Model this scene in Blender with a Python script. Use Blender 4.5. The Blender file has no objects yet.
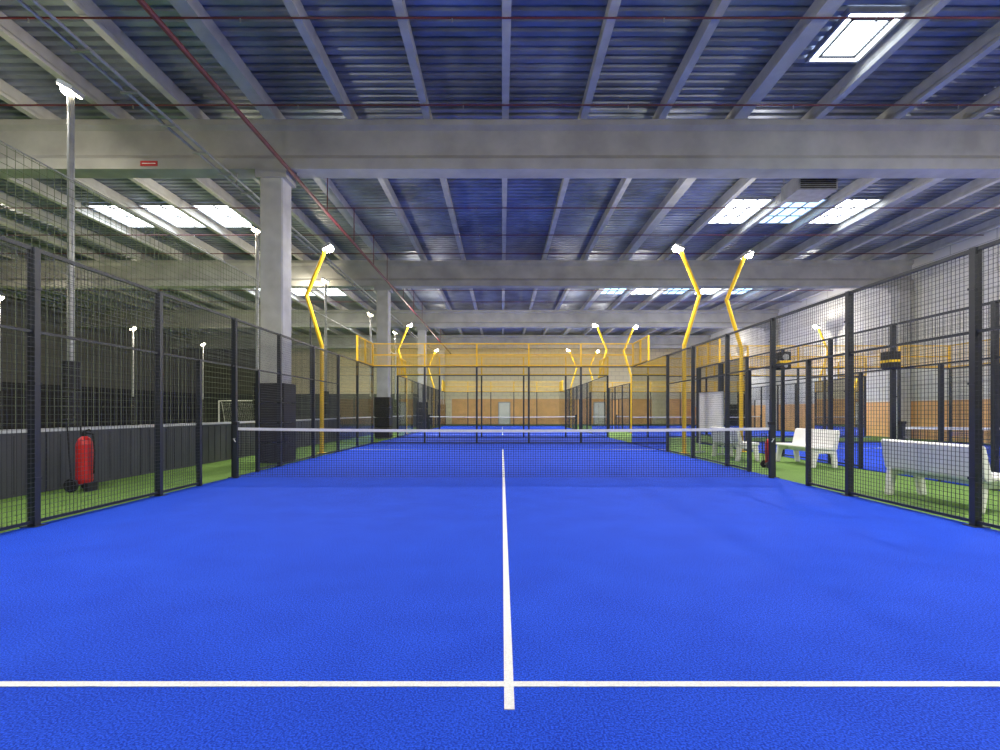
import bpy, math, random
from mathutils import Vector, Matrix
random.seed(3)
sc = bpy.context.scene
try:
    sc.view_settings.view_transform = 'Standard'
    sc.view_settings.look = 'None'
except Exception as e:
    print(e)
CAMY = -9.17
def Yd(d): return CAMY + d

# ---------------------------------------------------------------- materials
def new_mat(name):
    m = bpy.data.materials.new(name); m.use_nodes = True
    nt = m.node_tree
    return m, nt, nt.nodes['Principled BSDF']
def mat(name, col, rough=0.6, metal=0.0, var=0.0, scale=3.0, bump=0.0, bscale=None, detail=4):
    m, nt, b = new_mat(name)
    b.inputs['Base Color'].default_value = (*col, 1)
    b.inputs['Roughness'].default_value = rough
    b.inputs['Metallic'].default_value = metal
    if var > 0 or bump > 0:
        tc = nt.nodes.new('ShaderNodeTexCoord')
    if var > 0:
        n = nt.nodes.new('ShaderNodeTexNoise'); n.inputs['Scale'].default_value = scale
        n.inputs['Detail'].default_value = detail
        nt.links.new(tc.outputs['Object'], n.inputs['Vector'])
        r = nt.nodes.new('ShaderNodeValToRGB')
        r.color_ramp.elements[0].position = 0.32; r.color_ramp.elements[1].position = 0.68
        r.color_ramp.elements[0].color = (*[c*(1-var) for c in col], 1)
        r.color_ramp.elements[1].color = (*[min(1, c*(1+var)) for c in col], 1)
        nt.links.new(n.outputs['Fac'], r.inputs['Fac'])
        nt.links.new(r.outputs['Color'], b.inputs['Base Color'])
    if bump > 0:
        n2 = nt.nodes.new('ShaderNodeTexNoise'); n2.inputs['Scale'].default_value = bscale or scale*3
        nt.links.new(tc.outputs['Object'], n2.inputs['Vector'])
        bp = nt.nodes.new('ShaderNodeBump'); bp.inputs['Strength'].default_value = bump
        bp.inputs['Distance'].default_value = 0.01
        nt.links.new(n2.outputs['Fac'], bp.inputs['Height'])
        nt.links.new(bp.outputs['Normal'], b.inputs['Normal'])
    return m
def emis(name, col, s):
    m, nt, b = new_mat(name)
    b.inputs['Base Color'].default_value = (*col, 1)
    b.inputs['Emission Color'].default_value = (*col, 1)
    b.inputs['Emission Strength'].default_value = s
    return m
def turf(name, c1, c2, scale=160, lo=0.33, hi=0.67):
    m, nt, b = new_mat(name)
    tc = nt.nodes.new('ShaderNodeTexCoord')
    n = nt.nodes.new('ShaderNodeTexNoise'); n.inputs['Scale'].default_value = scale
    n.inputs['Detail'].default_value = 3
    nt.links.new(tc.outputs['Object'], n.inputs['Vector'])
    n3 = nt.nodes.new('ShaderNodeTexNoise'); n3.inputs['Scale'].default_value = 2.2
    n3.inputs['Detail'].default_value = 8
    nt.links.new(tc.outputs['Object'], n3.inputs['Vector'])
    ma = nt.nodes.new('ShaderNodeMath'); ma.operation = 'MULTIPLY_ADD'
    ma.inputs[1].default_value = 0.12
    nt.links.new(n3.outputs['Fac'], ma.inputs[0])
    sb = nt.nodes.new('ShaderNodeMath'); sb.operation = 'SUBTRACT'; sb.inputs[1].default_value = 0.06
    nt.links.new(n.outputs['Fac'], sb.inputs[0]); nt.links.new(sb.outputs[0], ma.inputs[2])
    r = nt.nodes.new('ShaderNodeValToRGB')
    r.color_ramp.elements[0].position = lo; r.color_ramp.elements[1].position = hi
    r.color_ramp.elements[0].color = (*c1, 1); r.color_ramp.elements[1].color = (*c2, 1)
    nt.links.new(ma.outputs[0], r.inputs['Fac'])
    nt.links.new(r.outputs['Color'], b.inputs['Base Color'])
    b.inputs['Roughness'].default_value = 0.85
    b.inputs['Specular IOR Level'].default_value = 0.16
    bp = nt.nodes.new('ShaderNodeBump'); bp.inputs['Strength'].default_value = 0.5
    bp.inputs['Distance'].default_value = 0.006
    nt.links.new(n.outputs['Fac'], bp.inputs['Height']); nt.links.new(bp.outputs['Normal'], b.inputs['Normal'])
    return m
def blockwork(name, axis, c1, c2, mortar, w=2.0, h=0.6, msz=0.015):
    m, nt, b = new_mat(name)
    tc = nt.nodes.new('ShaderNodeTexCoord'); sp = nt.nodes.new('ShaderNodeSeparateXYZ')
    cb = nt.nodes.new('ShaderNodeCombineXYZ')
    nt.links.new(tc.outputs['Object'], sp.inputs[0])
    nt.links.new(sp.outputs[axis], cb.inputs[0]); nt.links.new(sp.outputs[2], cb.inputs[1])
    br = nt.nodes.new('ShaderNodeTexBrick'); br.inputs['Scale'].default_value = 1
    br.inputs['Brick Width'].default_value = w; br.inputs['Row Height'].default_value = h
    br.inputs['Mortar Size'].default_value = msz
    br.inputs['Color1'].default_value = (*c1, 1); br.inputs['Color2'].default_value = (*c2, 1)
    br.inputs['Mortar'].default_value = (*mortar, 1)
    nt.links.new(cb.outputs[0], br.inputs['Vector']); nt.links.new(br.outputs['Color'], b.inputs['Base Color'])
    b.inputs['Roughness'].default_value = 0.85
    return m

M = {}
M['blue'] = turf('blue_turf', (0.004, 0.031, 0.42), (0.022, 0.105, 0.84), 115, 0.38, 0.62)
M['green'] = turf('green_turf', (0.05, 0.13, 0.02), (0.22, 0.36, 0.09), 90)
M['line'] = mat('white_line_turf', (0.85, 0.87, 0.88), 0.9, var=0.10, scale=120)
M['conc'] = mat('concrete', (0.39, 0.39, 0.38), 0.85, var=0.16, scale=1.3, bump=0.3, bscale=25, detail=10)
M['conc_l'] = mat('concrete_light', (0.49, 0.49, 0.48), 0.85, var=0.12, scale=2.5, bump=0.2, bscale=25, detail=8)
M['deck'] = mat('galvanised_deck', (0.25, 0.28, 0.36), 0.36, 0.45, var=0.35, scale=0.9, detail=6)
M['post'] = mat('anthracite_steel', (0.030, 0.035, 0.045), 0.45, 0.2, var=0.1, scale=6)
M['wire'] = mat('mesh_wire', (0.05, 0.055, 0.065), 0.5, 0.2, var=0.1, scale=6)
M['yellow'] = mat('yellow_paint', (0.90, 0.56, 0.02), 0.4, 0.0, var=0.06, scale=5)
M['red'] = mat('red_paint', (0.55, 0.02, 0.02), 0.4, 0.0, var=0.1, scale=8)
M['redpipe'] = mat('red_pipe_paint', (0.13, 0.02, 0.03), 0.5, 0.0, var=0.2, scale=4)
M['steel'] = mat('galvanised_steel', (0.36, 0.37, 0.39), 0.4, 0.5, var=0.15, scale=5)
M['black'] = mat('black_padding', (0.012, 0.012, 0.014), 0.6, 0, var=0.2, scale=8)
M['netb'] = mat('black_net_cord', (0.015, 0.017, 0.03), 0.8, 0, var=0.1, scale=8)
M['white'] = mat('white_plastic', (0.88, 0.88, 0.87), 0.35, 0, var=0.03, scale=4)
M['band'] = mat('white_net_tape', (0.70, 0.71, 0.74), 0.8, 0, var=0.05, scale=20)
M['board'] = mat('dark_grey_panel', (0.055, 0.06, 0.07), 0.5, 0, var=0.12, scale=2)
M['trim'] = mat('grey_trim', (0.5, 0.52, 0.56), 0.5, 0, var=0.05, scale=4)
M['cord'] = mat('ball_net_cord', (0.16, 0.19, 0.13), 0.9, 0, var=0.1, scale=8)
M['orange'] = mat('orange_wall_paint', (0.92, 0.52, 0.22), 0.7, 0, var=0.08, scale=2)
M['wallr'] = blockwork('block_wall_right', 1, (0.78, 0.77, 0.74), (0.72, 0.71, 0.68), (0.40, 0.40, 0.38))
M['wallb'] = blockwork('block_wall_back', 0, (0.92, 0.82, 0.60), (0.87, 0.77, 0.56), (0.60, 0.52, 0.40), 0.8, 0.4)
M['walll'] = blockwork('block_wall_left', 1, (0.13, 0.13, 0.12), (0.11, 0.11, 0.10), (0.06, 0.06, 0.06))
M['walld'] = blockwork('block_wall_dark', 0, (0.13, 0.125, 0.11), (0.11, 0.105, 0.095), (0.06, 0.06, 0.055))
M['lamp'] = emis('floodlight_led', (1.0, 0.95, 0.82), 60)
M['bulb'] = emis('floodlight_bulb', (1.0, 0.94, 0.80), 70)
M['lampw'] = emis('warm_floodlight', (1.0, 0.87, 0.60), 45)
M['skyl'] = emis('skylight_glazing', (0.88, 0.95, 1.0), 7)
M['skylb'] = emis('skylight_glazing_tinted', (0.50, 0.74, 1.0), 2.4)
def glass():
    m = bpy.data.materials.new('clear_glass'); m.use_nodes = True
    nt = m.node_tree; nt.nodes.clear()
    o = nt.nodes.new('ShaderNodeOutputMaterial'); mx = nt.nodes.new('ShaderNodeMixShader')
    t = nt.nodes.new('ShaderNodeBsdfTransparent'); t.inputs[0].default_value = (0.96, 0.985, 0.98, 1)
    g = nt.nodes.new('ShaderNodeBsdfGlossy'); g.inputs['Roughness'].default_value = 0.02
    f = nt.nodes.new('ShaderNodeFresnel'); f.inputs[0].default_value = 1.3
    nt.links.new(f.outputs[0], mx.inputs[0]); nt.links.new(t.outputs[0], mx.inputs[1])
    nt.links.new(g.outputs[0], mx.inputs[2]); nt.links.new(mx.outputs[0], o.inputs[0])
    return m
M['glass'] = glass()

# ---------------------------------------------------------------- mesh builder
class MB:
    def __init__(s): s.v = []; s.f = []; s.m = []; s.mats = []
    def mi(s, k):
        if k not in s.mats: s.mats.append(k)
        return s.mats.index(k)
    def add(s, vs, fs, k):
        o = len(s.v); s.v += [tuple(p) for p in vs]
        i = s.mi(k)
        for f in fs: s.f.append(tuple(a+o for a in f)); s.m.append(i)
    def box(s, x0, x1, y0, y1, z0, z1, k):
        s.add([(x0,y0,z0),(x1,y0,z0),(x1,y1,z0),(x0,y1,z0),(x0,y0,z1),(x1,y0,z1),(x1,y1,z1),(x0,y1,z1)],
              [(0,3,2,1),(4,5,6,7),(0,1,5,4),(1,2,6,5),(2,3,7,6),(3,0,4,7)], k)
    def obox(s, c, size, rot, k):
        hx, hy, hz = [a/2 for a in size]
        vs = []
        for z in (-hz, hz):
            for (x, y) in ((-hx,-hy),(hx,-hy),(hx,hy),(-hx,hy)):
                vs.append(Vector(c) + rot @ Vector((x, y, z)))
        s.add(vs, [(0,3,2,1),(4,5,6,7),(0,1,5,4),(1,2,6,5),(2,3,7,6),(3,0,4,7)], k)
    def ball(s, c, r, k, n=12, m=8):
        c = Vector(c); vs = [c+Vector((0,0,r))]
        for i in range(1, m):
            a = math.pi*i/m
            for j in range(n):
                t = 2*math.pi*j/n
                vs.append(c+Vector((r*math.sin(a)*math.cos(t), r*math.sin(a)*math.sin(t), r*math.cos(a))))
        vs.append(c-Vector((0,0,r))); L = len(vs)-1
        fs = [(0, 1+j, 1+(j+1)%n) for j in range(n)]
        for i in range(m-2):
            for j in range(n):
                fs.append((1+i*n+j, 1+(i+1)*n+j, 1+(i+1)*n+(j+1)%n, 1+i*n+(j+1)%n))
        fs += [(L, 1+(m-2)*n+(j+1)%n, 1+(m-2)*n+j) for j in range(n)]
        s.add(vs, fs, k)
    def tube(s, pts, r, k, n=8, cap=True):
        pts = [Vector(p) for p in pts]; N = len(pts)
        rs = r if isinstance(r, (list, tuple)) else [r]*N
        vs = []
        for i, p in enumerate(pts):
            t = Vector((0,0,0))
            if i > 0: t += (p-pts[i-1]).normalized()
            if i < N-1: t += (pts[i+1]-p).normalized()
            t.normalize()
            up = Vector((0,1,0)) if abs(t.y) < 0.9 else Vector((0,0,1))
            a = t.cross(up).normalized(); b = t.cross(a).normalized()
            for j in range(n):
                an = 2*math.pi*j/n + math.pi/n
                vs.append(p + a*math.cos(an)*rs[i] + b*math.sin(an)*rs[i])
        fs = []
        for i in range(N-1):
            for j in range(n):
                j2 = (j+1) % n
                fs.append((i*n+j, i*n+j2, (i+1)*n+j2, (i+1)*n+j))
        if cap:
            fs.append(tuple(reversed(range(n)))); fs.append(tuple((N-1)*n+j for j in range(n)))
        s.add(vs, fs, k)
    def prism_xz(s, poly, y0, y1, k):
        n = len(poly)
        vs = [(x, y0, z) for x, z in poly] + [(x, y1, z) for x, z in poly]
        fs = [tuple(range(n)), tuple(reversed(range(n, 2*n)))]
        for i in range(n):
            j = (i+1) % n; fs.append((i, n+i, n+j, j))
        s.add(vs, fs, k)
    def prism_yz(s, poly, x0, x1, k):
        n = len(poly)
        vs = [(x0, y, z) for y, z in poly] + [(x1, y, z) for y, z in poly]
        fs = [tuple(reversed(range(n))), tuple(range(n, 2*n))]
        for i in range(n):
            j = (i+1) % n; fs.append((i, j, n+j, n+i))
        s.add(vs, fs, k)
    def mesh(s, name):
        me = bpy.data.meshes.new(name); me.from_pydata(s.v, [], s.f)
        for k in s.mats: me.materials.append(M[k])
        for p, i in zip(me.polygons, s.m): p.material_index = i
        me.update(); return me
    def obj(s, name, loc=(0,0,0), rotz=0, bevel=0, parent=None, smooth=False):
        me = s.mesh(name)
        if smooth:
            for p in me.polygons: p.use_smooth = True
        return place(name, me, loc, rotz, bevel, parent)
def place(name, me, loc=(0,0,0), rotz=0, bevel=0, parent=None):
    o = bpy.data.objects.new(name, me); sc.collection.objects.link(o)
    o.location = loc; o.rotation_euler = (0, 0, rotz)
    if bevel:
        b = o.modifiers.new('bevel', 'BEVEL'); b.width = bevel; b.segments = 3; b.limit_method = 'ANGLE'
    if parent: o.parent = parent
    return o

# ---------------------------------------------------------------- hall shell
XL, XR, YN, YF = -30.0, 18.8, -20.0, Yd(50)
b = MB(); b.box(XL, XR, YN, YF, -0.2, -0.012, 'green'); b.obj('floor')
b = MB(); b.box(XR, XR+0.3, YN, YF, -0.2, 8.9, 'wallr')
b.box(XR-0.03, XR, YN, YF, -0.012, 1.7, 'orange'); b.obj('wall_right')
b = MB(); b.box(XL-0.3, XL, YN, YF, -0.2, 8.9, 'walll')
b.box(XL, XL+0.15, YN, YF, -0.012, 3.0, 'black'); b.obj('wall_left')
b = MB(); b.box(-21, XR, YF, YF+0.3, -0.2, 8.9, 'wallb'); b.box(XL, -21, YF, YF+0.3, -0.2, 8.9, 'walld')
b.box(-5, XR-0.05, YF-0.04, YF, -0.012, 2.5, 'orange')
b.box(XL+0.2, -8, YF-0.04, YF, -0.012, 3.0, 'board')
b.obj('wall_back')
b = MB(); b.box(XL, XR, YN-0.3, YN, -0.2, 8.9, 'wallb'); b.obj('wall_front')
# corrugated roof deck
b = MB(); prof = []
y = YN
while y < YF:
    prof += [(y, 8.5), (y+0.12, 8.5), (y+0.15, 8.57), (y+0.22, 8.57)]
    y += 0.25
vs = []; fs = []
for (yy, zz) in prof: vs += [(XL, yy, zz), (XR, yy, zz)]
for i in range(len(prof)-1): fs.append((2*i, 2*i+1, 2*i+3, 2*i+2))
b.add(vs, fs, 'deck'); b.box(XL, XR, YN, YF, 8.7, 8.8, 'deck')
b.obj('ceiling')

BEAMS = [-10.4, 0.8, 12.2, 23.3, 34.5, 45.7]
for d in BEAMS:
    yb = Yd(d)
    b = MB()
    prof = [(-0.24, 6.97), (0.24, 6.97), (0.24, 7.22), (0.15, 7.34), (0.15, 7.92), (0.27, 8.0), (0.27, 8.13), (-0.27, 8.13), (-0.27, 8.0), (-0.15, 7.92), (-0.15, 7.34), (-0.24, 7.22)]
    b.prism_yz([(p[0]+yb, p[1]) for p in prof], XL, XR, 'conc')
    b.obj('concrete_beam')
# purlins
for k in range(-16, 11):
    x = 0.05 + 1.85*k
    if x < XL+.3 or x > XR-.2: continue
    w = 0.15 if k in (3, -3, -7, 7) else 0.08
    b = MB()
    b.prism_xz([(x-w, 8.13), (x-w, 8.20), (x-w*0.55, 8.26), (x-w*0.55, 8.5), (x+w*0.55, 8.5), (x+w*0.55, 8.26), (x+w, 8.20), (x+w, 8.13)], YN, YF, 'conc_l')
    b.obj('roof_purlin')
# columns
def column(x, d, pad=True):
    b = MB(); y = Yd(d)
    w = 0.27; c = 0.03
    b.add([(x-w+c,y-w,-0.012),(x+w-c,y-w,-0.012),(x+w,y-w+c,-0.012),(x+w,y+w-c,-0.012),(x+w-c,y+w,-0.012),(x-w+c,y+w,-0.012),(x-w,y+w-c,-0.012),(x-w,y-w+c,-0.012),
           (x-w+c,y-w,6.97),(x+w-c,y-w,6.97),(x+w,y-w+c,6.97),(x+w,y+w-c,6.97),(x+w-c,y+w,6.97),(x-w+c,y+w,6.97),(x-w,y+w-c,6.97),(x-w,y-w+c,6.97)],
          [(7,6,5,4,3,2,1,0),(8,9,10,11,12,13,14,15)]+[(i,(i+1)%8,8+(i+1)%8,8+i) for i in range(8)], 'conc_l')
    b.box(x-w-0.1, x+w+0.1, y-w-.02, y+w+.02, 6.75, 6.97, 'conc')
    if pad:
        for i in range(4):
            b.box(x-w-0.07, x+w+0.07, y-w-0.07, y+w+0.07, 0.02+i*0.47, 0.47+i*0.47, 'black')
    b.obj('concrete_column')
for d in BEAMS[1:]:
    column(-5.50, d)
    column(XR-0.4, d, False)

# skylights
def skylight(x0, x1, d0, d1, nx=2, ny=2, k='skyl'):
    b = MB(); y0, y1 = Yd(d0), Yd(d1)
    b.box(x0, x1, y0, y1, 8.44, 8.47, k)
    for i in range(nx+1):
        x = x0 + (x1-x0)*i/nx; b.box(x-.025, x+.025, y0-.02, y1+.02, 8.40, 8.499, 'steel')
    for i in range(ny+1):
        y = y0 + (y1-y0)*i/ny; b.box(x0-.02, x1+.02, y-.025, y+.025, 8.41, 8.498, 'steel')
    b.obj('skylight')
def px(k): return 0.05+1.85*k
for dc in (-3.5, 7.0, 18.2, 29.8, 41.0):  # rows behind and above the camera are out of view, added as fill light
    for k in ((4, 5, 6) if dc < 25 else (3, 4, 5, 6, 7)):
        skylight(px(k)+.25, px(k+1)-.15, dc-1.1, dc+1.1, 3, 3, 'skylb' if dc > 10 and k % 2 == 1 else 'skyl')
    for k in (-8, -7, -6):
        skylight(px(k)+.2, px(k+1)-.2, dc-0.6, dc+1.5, 2, 2)
# near skylight with a frame and inner sash
skylight(6.25, 7.30, 9.1, 10.4, 1, 1)
b = MB()
for (x0,x1,y0,y1) in ((6.4,7.15,9.24,9.28),(6.4,7.15,10.22,10.26),(6.4,6.44,9.24,10.26),(7.11,7.15,9.24,10.26)):
    b.box(x0,x1,Yd(y0),Yd(y1),8.40,8.438,'board')
b.obj('skylight_sash')

# sprinkler pipes
b = MB()
b.tube([(-5.02, YN+.1, 6.88), (-5.02, YF-.1, 6.88)], 0.045, 'redpipe', 10)
for d in BEAMS: b.box(-5.06, -4.98, Yd(d)-.03, Yd(d)+.03, 6.9, 6.97, 'steel')
for d in (-6, -2, 3, 6, 8.8, 11.3, 14.4, 17.0, 19.6, 21.9, 25.5, 28.5, 31.5, 37, 41):
    b.tube([(XL+.1, Yd(d), 8.08), (XR-.1, Yd(d), 8.08)], 0.017, 'redpipe', 6)
    if d < 4 or d > 13:
        b.tube([(-5.02, Yd(d), 6.9), (-5.02, Yd(d), 8.08)], 0.014, 'redpipe', 6)
    for k in range(-15, 10, 2):
        x = px(k)+0.9
        b.tube([(x, Yd(d), 8.0), (x, Yd(d), 8.07)], 0.015, 'steel', 6)
b.obj('sprinkler_pipework')
b = MB()
for x, z in ((-6.35, 6.75), (-6.55, 6.75)):
    b.tube([(x, YN+.1, z), (x, YF-.1, z)], 0.03, 'steel', 8)
yy = YN+.5
while yy < YF:
    b.box(-6.6, -6.3, yy, yy+.04, 6.69, 6.72, 'steel')
    yy += 1.0
for d in BEAMS: b.box(-6.47, -6.43, Yd(d)-.02, Yd(d)+.02, 6.7, 6.97, 'steel')
b.obj('cable_tray')

# ---------------------------------------------------------------- padel courts
def court_floor_mesh():
    b = MB()
    b.box(-4.99, 4.99, -10.0, 10.0, -0.011, 0.0, 'blue')
    l = 0.021; z0, z1 = 0.0, 0.003
    for s in (-1, 1):
        b.box(-4.90, 4.90, s*6.95-l, s*6.95+l, z0, z1, 'line')
    b.box(-l, l, -7.14, -6.95-l, z0, z1, 'line'); b.box(-l, l, -6.95+l, 6.95-l, z0, z1, 'line'); b.box(-l, l, 6.95+l, 7.15, z0, z1, 'line')
    return b.mesh('court_floor')
def wire_panel_x(b, x, y0, y1, z0, z1, k='wire', st=0.05, t=0.002):
    n = max(1, round((y1-y0)/st))
    for i in range(1, n):
        y = y0+(y1-y0)*i/n; b.box(x-t, x+t, y-t, y+t, z0, z1, k)
    n = max(1, round((z1-z0)/st))
    for i in range(1, n):
        z = z0+(z1-z0)*i/n; b.box(x+t, x+2*t, y0, y1, z-t, z+t, k)
def wire_panel_y(b, y, x0, x1, z0, z1, k='wire', st=0.05, t=0.002):
    n = max(1, round((x1-x0)/st))
    for i in range(1, n):
        x = x0+(x1-x0)*i/n; b.box(x-t, x+t, y-t, y+t, z0, z1, k)
    n = max(1, round((z1-z0)/st))
    for i in range(1, n):
        z = z0+(z1-z0)*i/n; b.box(x0, x1, y+t, y+2*t, z-t, z+t, k)
H1 = 2.93; H2 = 3.82
def court_fence_mesh():
    b = MB(); pw = 0.04
    W = 4.96
    def S(y): return y*0.965 if y < 0 else y
    for s in (-1, 1):
        x = s*(W-.045)
        xp = s*W
        for y in (-10, -8, -6, -4, -2, 0.12, 2, 4, 6, 8, 10):
            y = S(y)
            b.box(xp-pw, xp+pw, y-0.035, y+0.035, -0.01, H1, 'post')
            b.box(xp-0.08, xp+0.08, y-0.08, y+0.08, -0.01, 0.004, 'post')
            for z in (0.5, 1.5, 2.5):
                b.box(x-s*0.006, xp, y-0.042, y+0.042, z-.012, z+.012, 'post')
        for y in (-1, 1):
            y = S(y)
            b.box(xp-pw*.8, xp+pw*.8, y-0.03, y+0.03, -0.01, 2.05, 'post')
        for a in range(-6, 6, 2):
            ya, yb = S(a)+.035, S(a+2)-.035
            b.box(xp-.02, xp+.02, ya, yb, H1-.04, H1, 'post')
            b.box(xp-.018, xp+.018, ya, yb, 2.03, 2.06, 'post')
            y0, y1 = ya, yb
            if a == -2: y1 = S(-1)-.03
            if a == 0: y0 = S(1)+.03
            b.box(xp-.018, xp+.018, y0, y1, 0.03, 0.06, 'post')
            wire_panel_x(b, x, y0, y1, 0.06, 2.03)
            wire_panel_x(b, x, ya, yb, 2.06, H1-.04)
        for (y0, y1) in ((-10, -8), (-8, -6), (6, 8), (8, 10)):
            y0, y1 = S(y0), S(y1)
            b.add([(x, y0+.02, .02), (x, y1-.02, .02), (x, y1-.02, H1-.03), (x, y0+.02, H1-.03)], [(0,1,2,3)], 'glass')
            b.box(xp-.02, xp+.02, y0+.035, y1-.035, H1-.03, H1+.01, 'post')
            b.box(xp-.02, xp+.02, y0+.035, y1-.035, 0, .04, 'post')
    for s in (-1, 1):
        y = S(s*10.0); yp = y+s*.045
        for i in range(0, 6):
            x = -W+2*W/5*i; x2 = x+2*W/5
            if 0 < i < 5: b.box(x-.035, x+.035, yp-pw, yp+pw, -0.01, H1, 'post')
            if i < 5:
                b.add([(x+.02, y, .02), (x2-.02, y, .02), (x2-.02, y, H1-.03), (x+.02, y, H1-.03)], [(0,1,2,3)], 'glass')
                b.box(x+.035, x2-.035, yp-.02, yp+.02, H1-.03, H1+.01, 'post')
                b.box(x+.035, x2-.035, yp-.03, yp+.03, 0.0, 0.04, 'post')
        for i in range(0, 6):
            x = -W+2*W/5*i; b.box(x-.03, x+.03, yp-.03, yp+.03, H1+.01, H2, 'yellow')
        for z in (H1+.04, (H1+H2)/2, H2-.02): b.box(-W, W, yp-.02, yp+.02, z-.02, z+.02, 'yellow')
        wire_panel_y(b, y+s*.01, -W, W, H1+.02, H2-.02, 'yellow', t=.003)
        for sx in (-1, 1):
            xp = sx*W
            ya, yb = sorted((S(s*8.0), S(s*10.0)))
            for yy in (S(s*8.0), S(s*9.0)): b.box(xp-.03, xp+.03, yy-.03, yy+.03, H1+.01, H2, 'yellow')
            for z in (H1+.04, H2-.02): b.box(xp-.02, xp+.02, ya, yb, z-.02, z+.02, 'yellow')
            wire_panel_x(b, sx*(W-.03), ya, yb, H1+.02, H2-.02, 'yellow')
    return b.mesh('court_fence')
def net_mesh():
    b = MB()
    def h(x): return 0.88 + 0.04*(x/4.9)**2
    for s in (-1, 1):
        P = 4.87
        b.box(s*P-.035, s*P+.035, -.035, .035, 0.0, 1.0, 'post')
        b.box(s*P-.045, s*P+.045, -.045, .045, 0.97, 1.02, 'black')
        b.tube([(s*P, -.035, 0.72), (s*P, -.09, 0.72), (s*(P-.05), -.11, 0.66)], 0.01, 'steel', 6)
    n = 216
    for i in range(n+1):
        x = -4.83+9.66*i/n
        b.box(x-.0025, x+.0025, -.002, .002, 0.02, h(x)-.03, 'netb')
    seg = 14
    xs = [-4.83+9.66*i/seg for i in range(seg+1)]
    for r in range(20):
        f = r/20
        for i in range(seg):
            xa, xb = xs[i], xs[i+1]
            za, zb = .02+f*(h(xa)-.05), .02+f*(h(xb)-.05)
            t = .0025
            b.add([(xa,-t,za-t),(xb,-t,zb-t),(xb,t,zb-t),(xa,t,za-t),(xa,-t,za+t),(xb,-t,zb+t),(xb,t,zb+t),(xa,t,za+t)],
              [(0,3,2,1),(4,5,6,7),(0,1,5,4),(1,2,6,5),(2,3,7,6),(3,0,4,7)], 'netb')
    for i in range(seg):
        xa, xb = xs[i], xs[i+1]; t = .008
        za, zb = h(xa), h(xb)
        b.add([(xa,-t,za-.05),(xb,-t,zb-.05),(xb,t,zb-.05),(xa,t,za-.05),(xa,-t,za),(xb,-t,zb),(xb,t,zb),(xa,t,za)],
              [(0,3,2,1),(4,5,6,7),(0,1,5,4),(1,2,6,5),(2,3,7,6),(3,0,4,7)], 'band')
    return b.mesh('padel_net')
def pole_mesh(s):
    b = MB(); r = 0.058
    b.box(s*5.32-.12, s*5.32+.12, -.12, .12, -0.01, 0.01, 'yellow')
    b.tube([(s*5.32,0,0),(s*5.32,0,3.15),(s*5.77,0,4.62),(s*5.22,0,5.95)], r, 'yellow', 10)
    rot = Matrix.Rotation(s*0.45, 3, 'Y')
    c = Vector((s*5.15, 0, 6.02))
    b.obox(c, (0.28, 0.34, 0.06), rot, 'steel')
    b.obox(c + rot @ Vector((0,0,-.04)), (0.25, 0.31, 0.03), rot, 'lamp')
    b.ball(c + rot @ Vector((-s*.05,0,-.05)), .105, 'bulb', 16, 10)
    for j in range(5):
        b.obox(c + rot @ Vector((-.10+.05*j,0,.05)), (0.01, 0.30, 0.04), rot, 'steel')
    return b.mesh('light_pole')
cf, fm, nm = court_floor_mesh(), court_fence_mesh(), net_mesh()
pm = {-1: pole_mesh(-1), 1: pole_mesh(1)}
def add_area(loc, tgt, size, power, col):
    l = bpy.data.lights.new('flood_light', 'AREA'); l.energy = power; l.color = col
    l.shape = 'SQUARE'; l.size = size
    o = bpy.data.objects.new('flood_light', l); sc.collection.objects.link(o)
    o.location = loc
    o.rotation_euler = (Vector(tgt)-Vector(loc)).to_track_quat('-Z', 'Y').to_euler()
    return o
def add_point(loc, r, power, col):
    l = bpy.data.lights.new('flood_bulb', 'POINT'); l.energy = power; l.color = col; l.shadow_soft_size = r
    o = bpy.data.objects.new('flood_bulb', l); sc.collection.objects.link(o); o.location = loc
    return o
def court(cx, cy, PW=285, PT=90):
    place('padel_court_floor', cf, (cx, cy, 0)); place('court_fence', fm, (cx, cy, 0)); place('padel_net', nm, (cx, cy, 0))
    for s in (-1, 1):
        for dy in (-5.63, 5.63):
            p = place('court_light_pole', pm[s], (cx, cy+dy, 0))
            l = add_area((s*4.92, 0, 5.74), (s*1.5, -dy*0.25, 0), 0.3, PW, (1, .95, .86)); l.parent = p
            l = add_point((s*4.78, 0, 6.02), .05, PT, (1, .93, .80)); l.parent = p
court(0, 0); court(0, 24.3, 360, 200)
court(12.6, 0.6, 300, 120); court(12.6, 24.9, 350, 190)
b = MB(); b.box(-4.99, 4.99, 10.15, 14.5, -0.011, -0.001, 'blue'); b.obj('blue_walkway')

# ---------------------------------------------------------------- left football pitch side
b = MB()
XB = -7.0; y = YN+.5
while y < YF-1:
    b.box(XB-.04, XB+.04, y+.01, y+1.99, -0.01, 0.90, 'board')
    for i in range(1, 8): b.box(XB+.04, XB+.052, y+i*.25-.02, y+i*.25+.02, 0.03, 0.86, 'board')
    b.box(XB-.07, XB-.03, y-.04, y+.04, -0.01, 0.95, 'post')
    y += 2.0
b.box(XB-.06, XB+.06, YN+.5, YF-1, 0.90, 0.95, 'trim')
b.obj('pitch_barrier')
b = MB(); X = -7.25; t = .003
y = YN+.5
while y < YF-.5:
    b.box(X-t, X+t, y-t, y+t, 0.9, 5.1, 'cord'); y += 0.13
z = 0.9
while z < 5.1:
    b.box(X-t, X+t, YN+.5, YF-.5, z-t, z+t, 'cord'); z += 0.13
b.box(X-.008, X+.008, YN+.5, YF-.5, 5.09, 5.11, 'steel')
for d in (-9, 4, 19, 33, 47):
    b.tube([(X, Yd(d), -0.01), (X, Yd(d), 5.12)], .03, 'post', 8)
b.obj('ball_stop_net')
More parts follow.
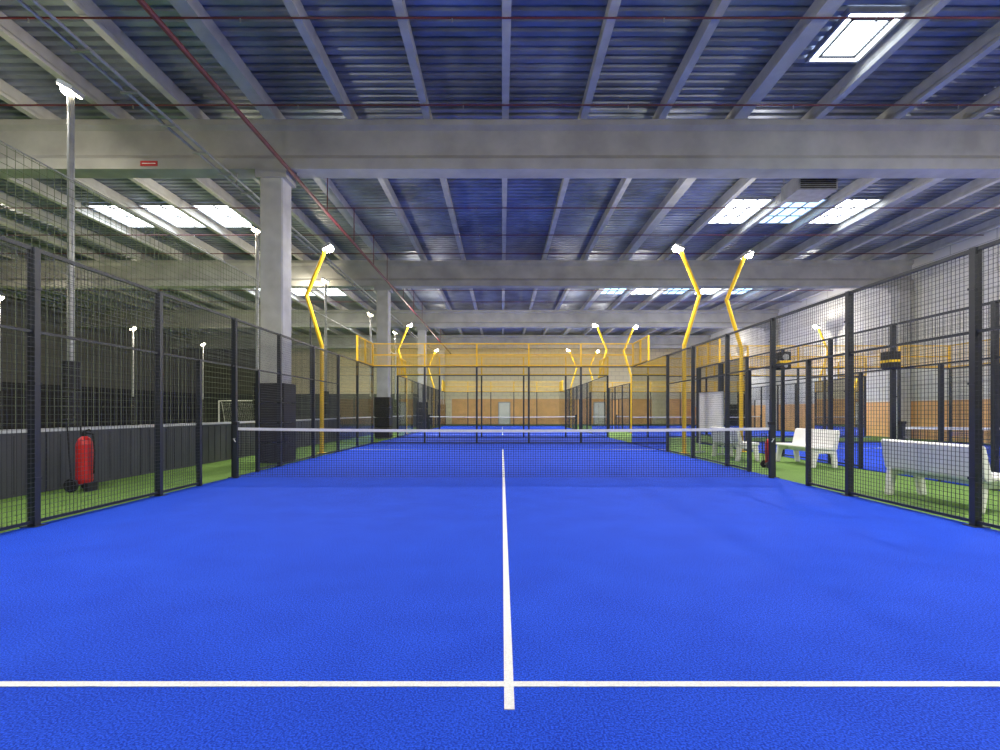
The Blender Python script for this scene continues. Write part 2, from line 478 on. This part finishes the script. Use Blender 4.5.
def floodpost_mesh(H, s):
    b = MB()
    b.tube([(0,0,-.01),(0,0,H)], .055, 'steel', 12)
    for i in range(4): b.tube([(0,0,.02+i*.53),(0,0,.53+i*.53)], .14, 'black', 12)
    rot = Matrix.Rotation(s*0.5, 3, 'Y')
    c = Vector((0, 0, H+.10))
    b.obox(c, (.30,.28,.08), rot, 'steel'); b.obox(c+rot@Vector((0,0,-.045)), (.27,.25,.03), rot, 'lampw')
    b.ball(c+rot@Vector((-.06 if s > 0 else .06,0,-.06)), .09, 'lampw')
    return b.mesh('floodlight_post')
f1, f2 = floodpost_mesh(7.0, 1), floodpost_mesh(6.1, -1)
for d in (2.2, 9.2, 16.2, 22.5, 30.2, 37.2):
    p = place('floodlight_post', f1, (-7.9, Yd(d), 0)); l = add_area((-.2, 0, 6.85), (-7, 0, 0), .3, 200, (1,.9,.7)); l.parent = p
    l = add_point((-.3, 0, 7.0), .05, 35, (1, .85, .6)); l.parent = p
for d in (15, 22, 30, 37):
    p = place('floodlight_post', f2, (-22, Yd(d), 0)); l = add_area((.2, 0, 5.95), (7, 0, 0), .3, 200, (1,.9,.7)); l.parent = p
    l = add_point((.3, 0, 6.1), .05, 50, (1, .85, .6)); l.parent = p
# goal
def goal(x, d):
    b = MB(); y = Yd(d); w, h, dp = 1.5, 2.1, 1.0
    b.tube([(-w,0,0),(-w,0,h),(w,0,h),(w,0,0)], .05, 'white', 8)
    for s in (-1, 1): b.tube([(s*w,0,h),(s*w,.4,h-.1),(s*w,dp,0),(s*w,0,0)], .025, 'white', 6)
    b.tube([(-w,dp,0),(w,dp,0)], .025, 'white', 6)
    for i in range(1, 20):
        x_ = -w+2*w*i/20; b.tube([(x_,.4,h-.1),(x_,dp,0)], .004, 'white', 4)
    for i in range(1, 14):
        f = i/14; b.tube([(-w,.4+f*.6,(h-.1)*(1-f)),(w,.4+f*.6,(h-.1)*(1-f))], .004, 'white', 4)
    b.obj('football_goal', (x, y, -.01))
goal(-21.0, 40)
# fire extinguisher trolley
b = MB()
b.tube([(0,0,.10),(0,0,.16),(0,0,.70),(0,0,.78),(0,0,.83)], [.09,.11,.11,.085,.04], 'red', 18)
b.tube([(0,0,.83),(0,0,.90)], .03, 'black', 10)
b.tube([(0,-.02,.9),(.09,-.02,.93),(.12,-.02,.90)], .014, 'black', 6)
b.tube([(0,0,.88),(.13,0,.86),(.16,0,.6),(.15,0,.35),(.13,.02,.25)], .014, 'black', 8)
b.tube([(-.10,-.12,.08),(-.16,-.12,.98),(-.16,.12,.98),(-.10,.12,.08)], .012, 'black', 6)
for s in (-1, 1): b.tube([(-.08,s*.13,.09),(-.08,s*.17,.09)], .10, 'black', 16)
b.tube([(-.08,-.15,.09),(-.08,.15,.09)], .012, 'steel', 6)
b.box(.05,.14,-.08,.08,-.01,.12,'black')
ext = b.mesh('fire_extinguisher_trolley')
place('fire_extinguisher_trolley', ext, (-6.45, Yd(7.75), 0))
o = place('fire_extinguisher_trolley', ext, (5.75, Yd(10.9), 0)); o.scale = (.75,.75,.75)
# beam sign
b = MB(); b.box(-8.6, -8.2, Yd(12.2)-.26, Yd(12.2)-.245, 7.03, 7.15, 'red'); b.box(-8.56,-8.24, Yd(12.2)-.263, Yd(12.2)-.26, 7.08, 7.10, 'white'); b.obj('beam_sign')

# ---------------------------------------------------------------- right aisle furniture
def bench_mesh(L):
    b = MB()
    b.prism_xz([(0.00,.42),(0.03,.38),(.50,.40),(.52,.43),(.50,.46),(.10,.45),(.02,.80),(-.03,.82),(-.06,.79)], 0, L, 'white')
    for y0 in (0.04, L-.12):
        b.prism_xz([(-.04,0),(.05,0),(.10,.30),(.38,.30),(.45,0),(.54,0),(.49,.405),(.0,.40)], y0, y0+.08, 'white')
    b.prism_xz([(.2,.3),(.26,.3),(.26,.40),(.2,.40)], .1, L-.1, 'white')
    return b.mesh('white_bench')
bm = bench_mesh(1.55)
place('white_bench', bm, (5.62, Yd(5.9), -.01), 0, .015)
place('white_bench', bm, (5.75, Yd(12.3), -.01), 0, .015)
place('white_bench', bm, (7.20, Yd(12.4), -.01), math.pi, .015)
b = MB()
b.box(-.02,.0,-.45,.45,.65,1.75,'white')
for y_ in (-.45,.45): b.box(-.03,.01,y_-.02,y_+.02,0.0,1.78,'trim'); b.box(-.2,.2,y_-.02,y_+.02,-.01,.03,'trim')
b.box(-.03,.01,-.45,.45,1.74,1.78,'trim'); b.box(-.03,.01,-.45,.45,.62,.66,'trim')
b.obj('notice_board', (6.05, Yd(14.65), 0), math.radians(20))
def speaker():
    b = MB()
    b.box(-.10,.10,-.13,.13,-.16,.16,'black')
    b.box(-.105,.105,-.135,.135,-.05,.0,'yellow')
    b.tube([(0,-.13,.06),(0,-.145,.06)], .06, 'steel', 14)
    b.tube([(0,-.13,-.10),(0,-.145,-.10)], .035, 'steel', 14)
    b.box(-.18,-.1,-.03,.03,-.03,.03,'steel')
    return b.mesh('speaker_box')
sm = speaker()
place('speaker_box', sm, (7.46, Yd(9.72), 2.2), math.pi, .01)
place('speaker_box', sm, (5.19, Yd(9.4), 2.15), 0, .01)
# unit heater under the roof
b = MB()
b.box(-.5,.5,-.4,.4,0,.4,'steel')
for i in range(7): b.box(-.45,.45,-.42,-.4,.04+i*.05,.06+i*.05,'black')
for sx in (-1,1):
    for sy in (-1,1): b.tube([(sx*.45,sy*.35,.4),(sx*.45,sy*.35,1.28)], .01, 'steel', 6)
b.tube([(0,0,.4),(0,0,.55),(.2,0,.6)], .1, 'steel', 12)
b.obj('unit_heater', (8.0, Yd(13.2), 6.85))
# doors at back
b = MB(); b.box(-.5,.5,-.06,0,-.01,2.1,'white')
for s in (-1,1): b.box(s*.55-.05,s*.55+.05,-.08,0,-.01,2.2,'trim')
b.box(-.6,.6,-.08,0,2.1,2.2,'trim'); b.box(.35,.42,-.12,-.06,1.0,1.03,'steel'); b.obj('door_1', (0.2, YF-.045, 0))

# ---------------------------------------------------------------- world + camera
w = bpy.data.worlds.new('world'); sc.world = w; w.use_nodes = True
w.node_tree.nodes['Background'].inputs[0].default_value = (.7,.8,1,1); w.node_tree.nodes['Background'].inputs[1].default_value = .5
cam = bpy.data.cameras.new('camera'); co = bpy.data.objects.new('camera', cam); sc.collection.objects.link(co)
cam.sensor_width = 36; cam.lens = 504/1000*36; cam.clip_start = .05; cam.clip_end = 300
cam.shift_y = .037; cam.shift_x = -.002
co.location = (-.03, CAMY, 1.2); co.rotation_euler = (math.pi/2, 0, 0)
sc.camera = co
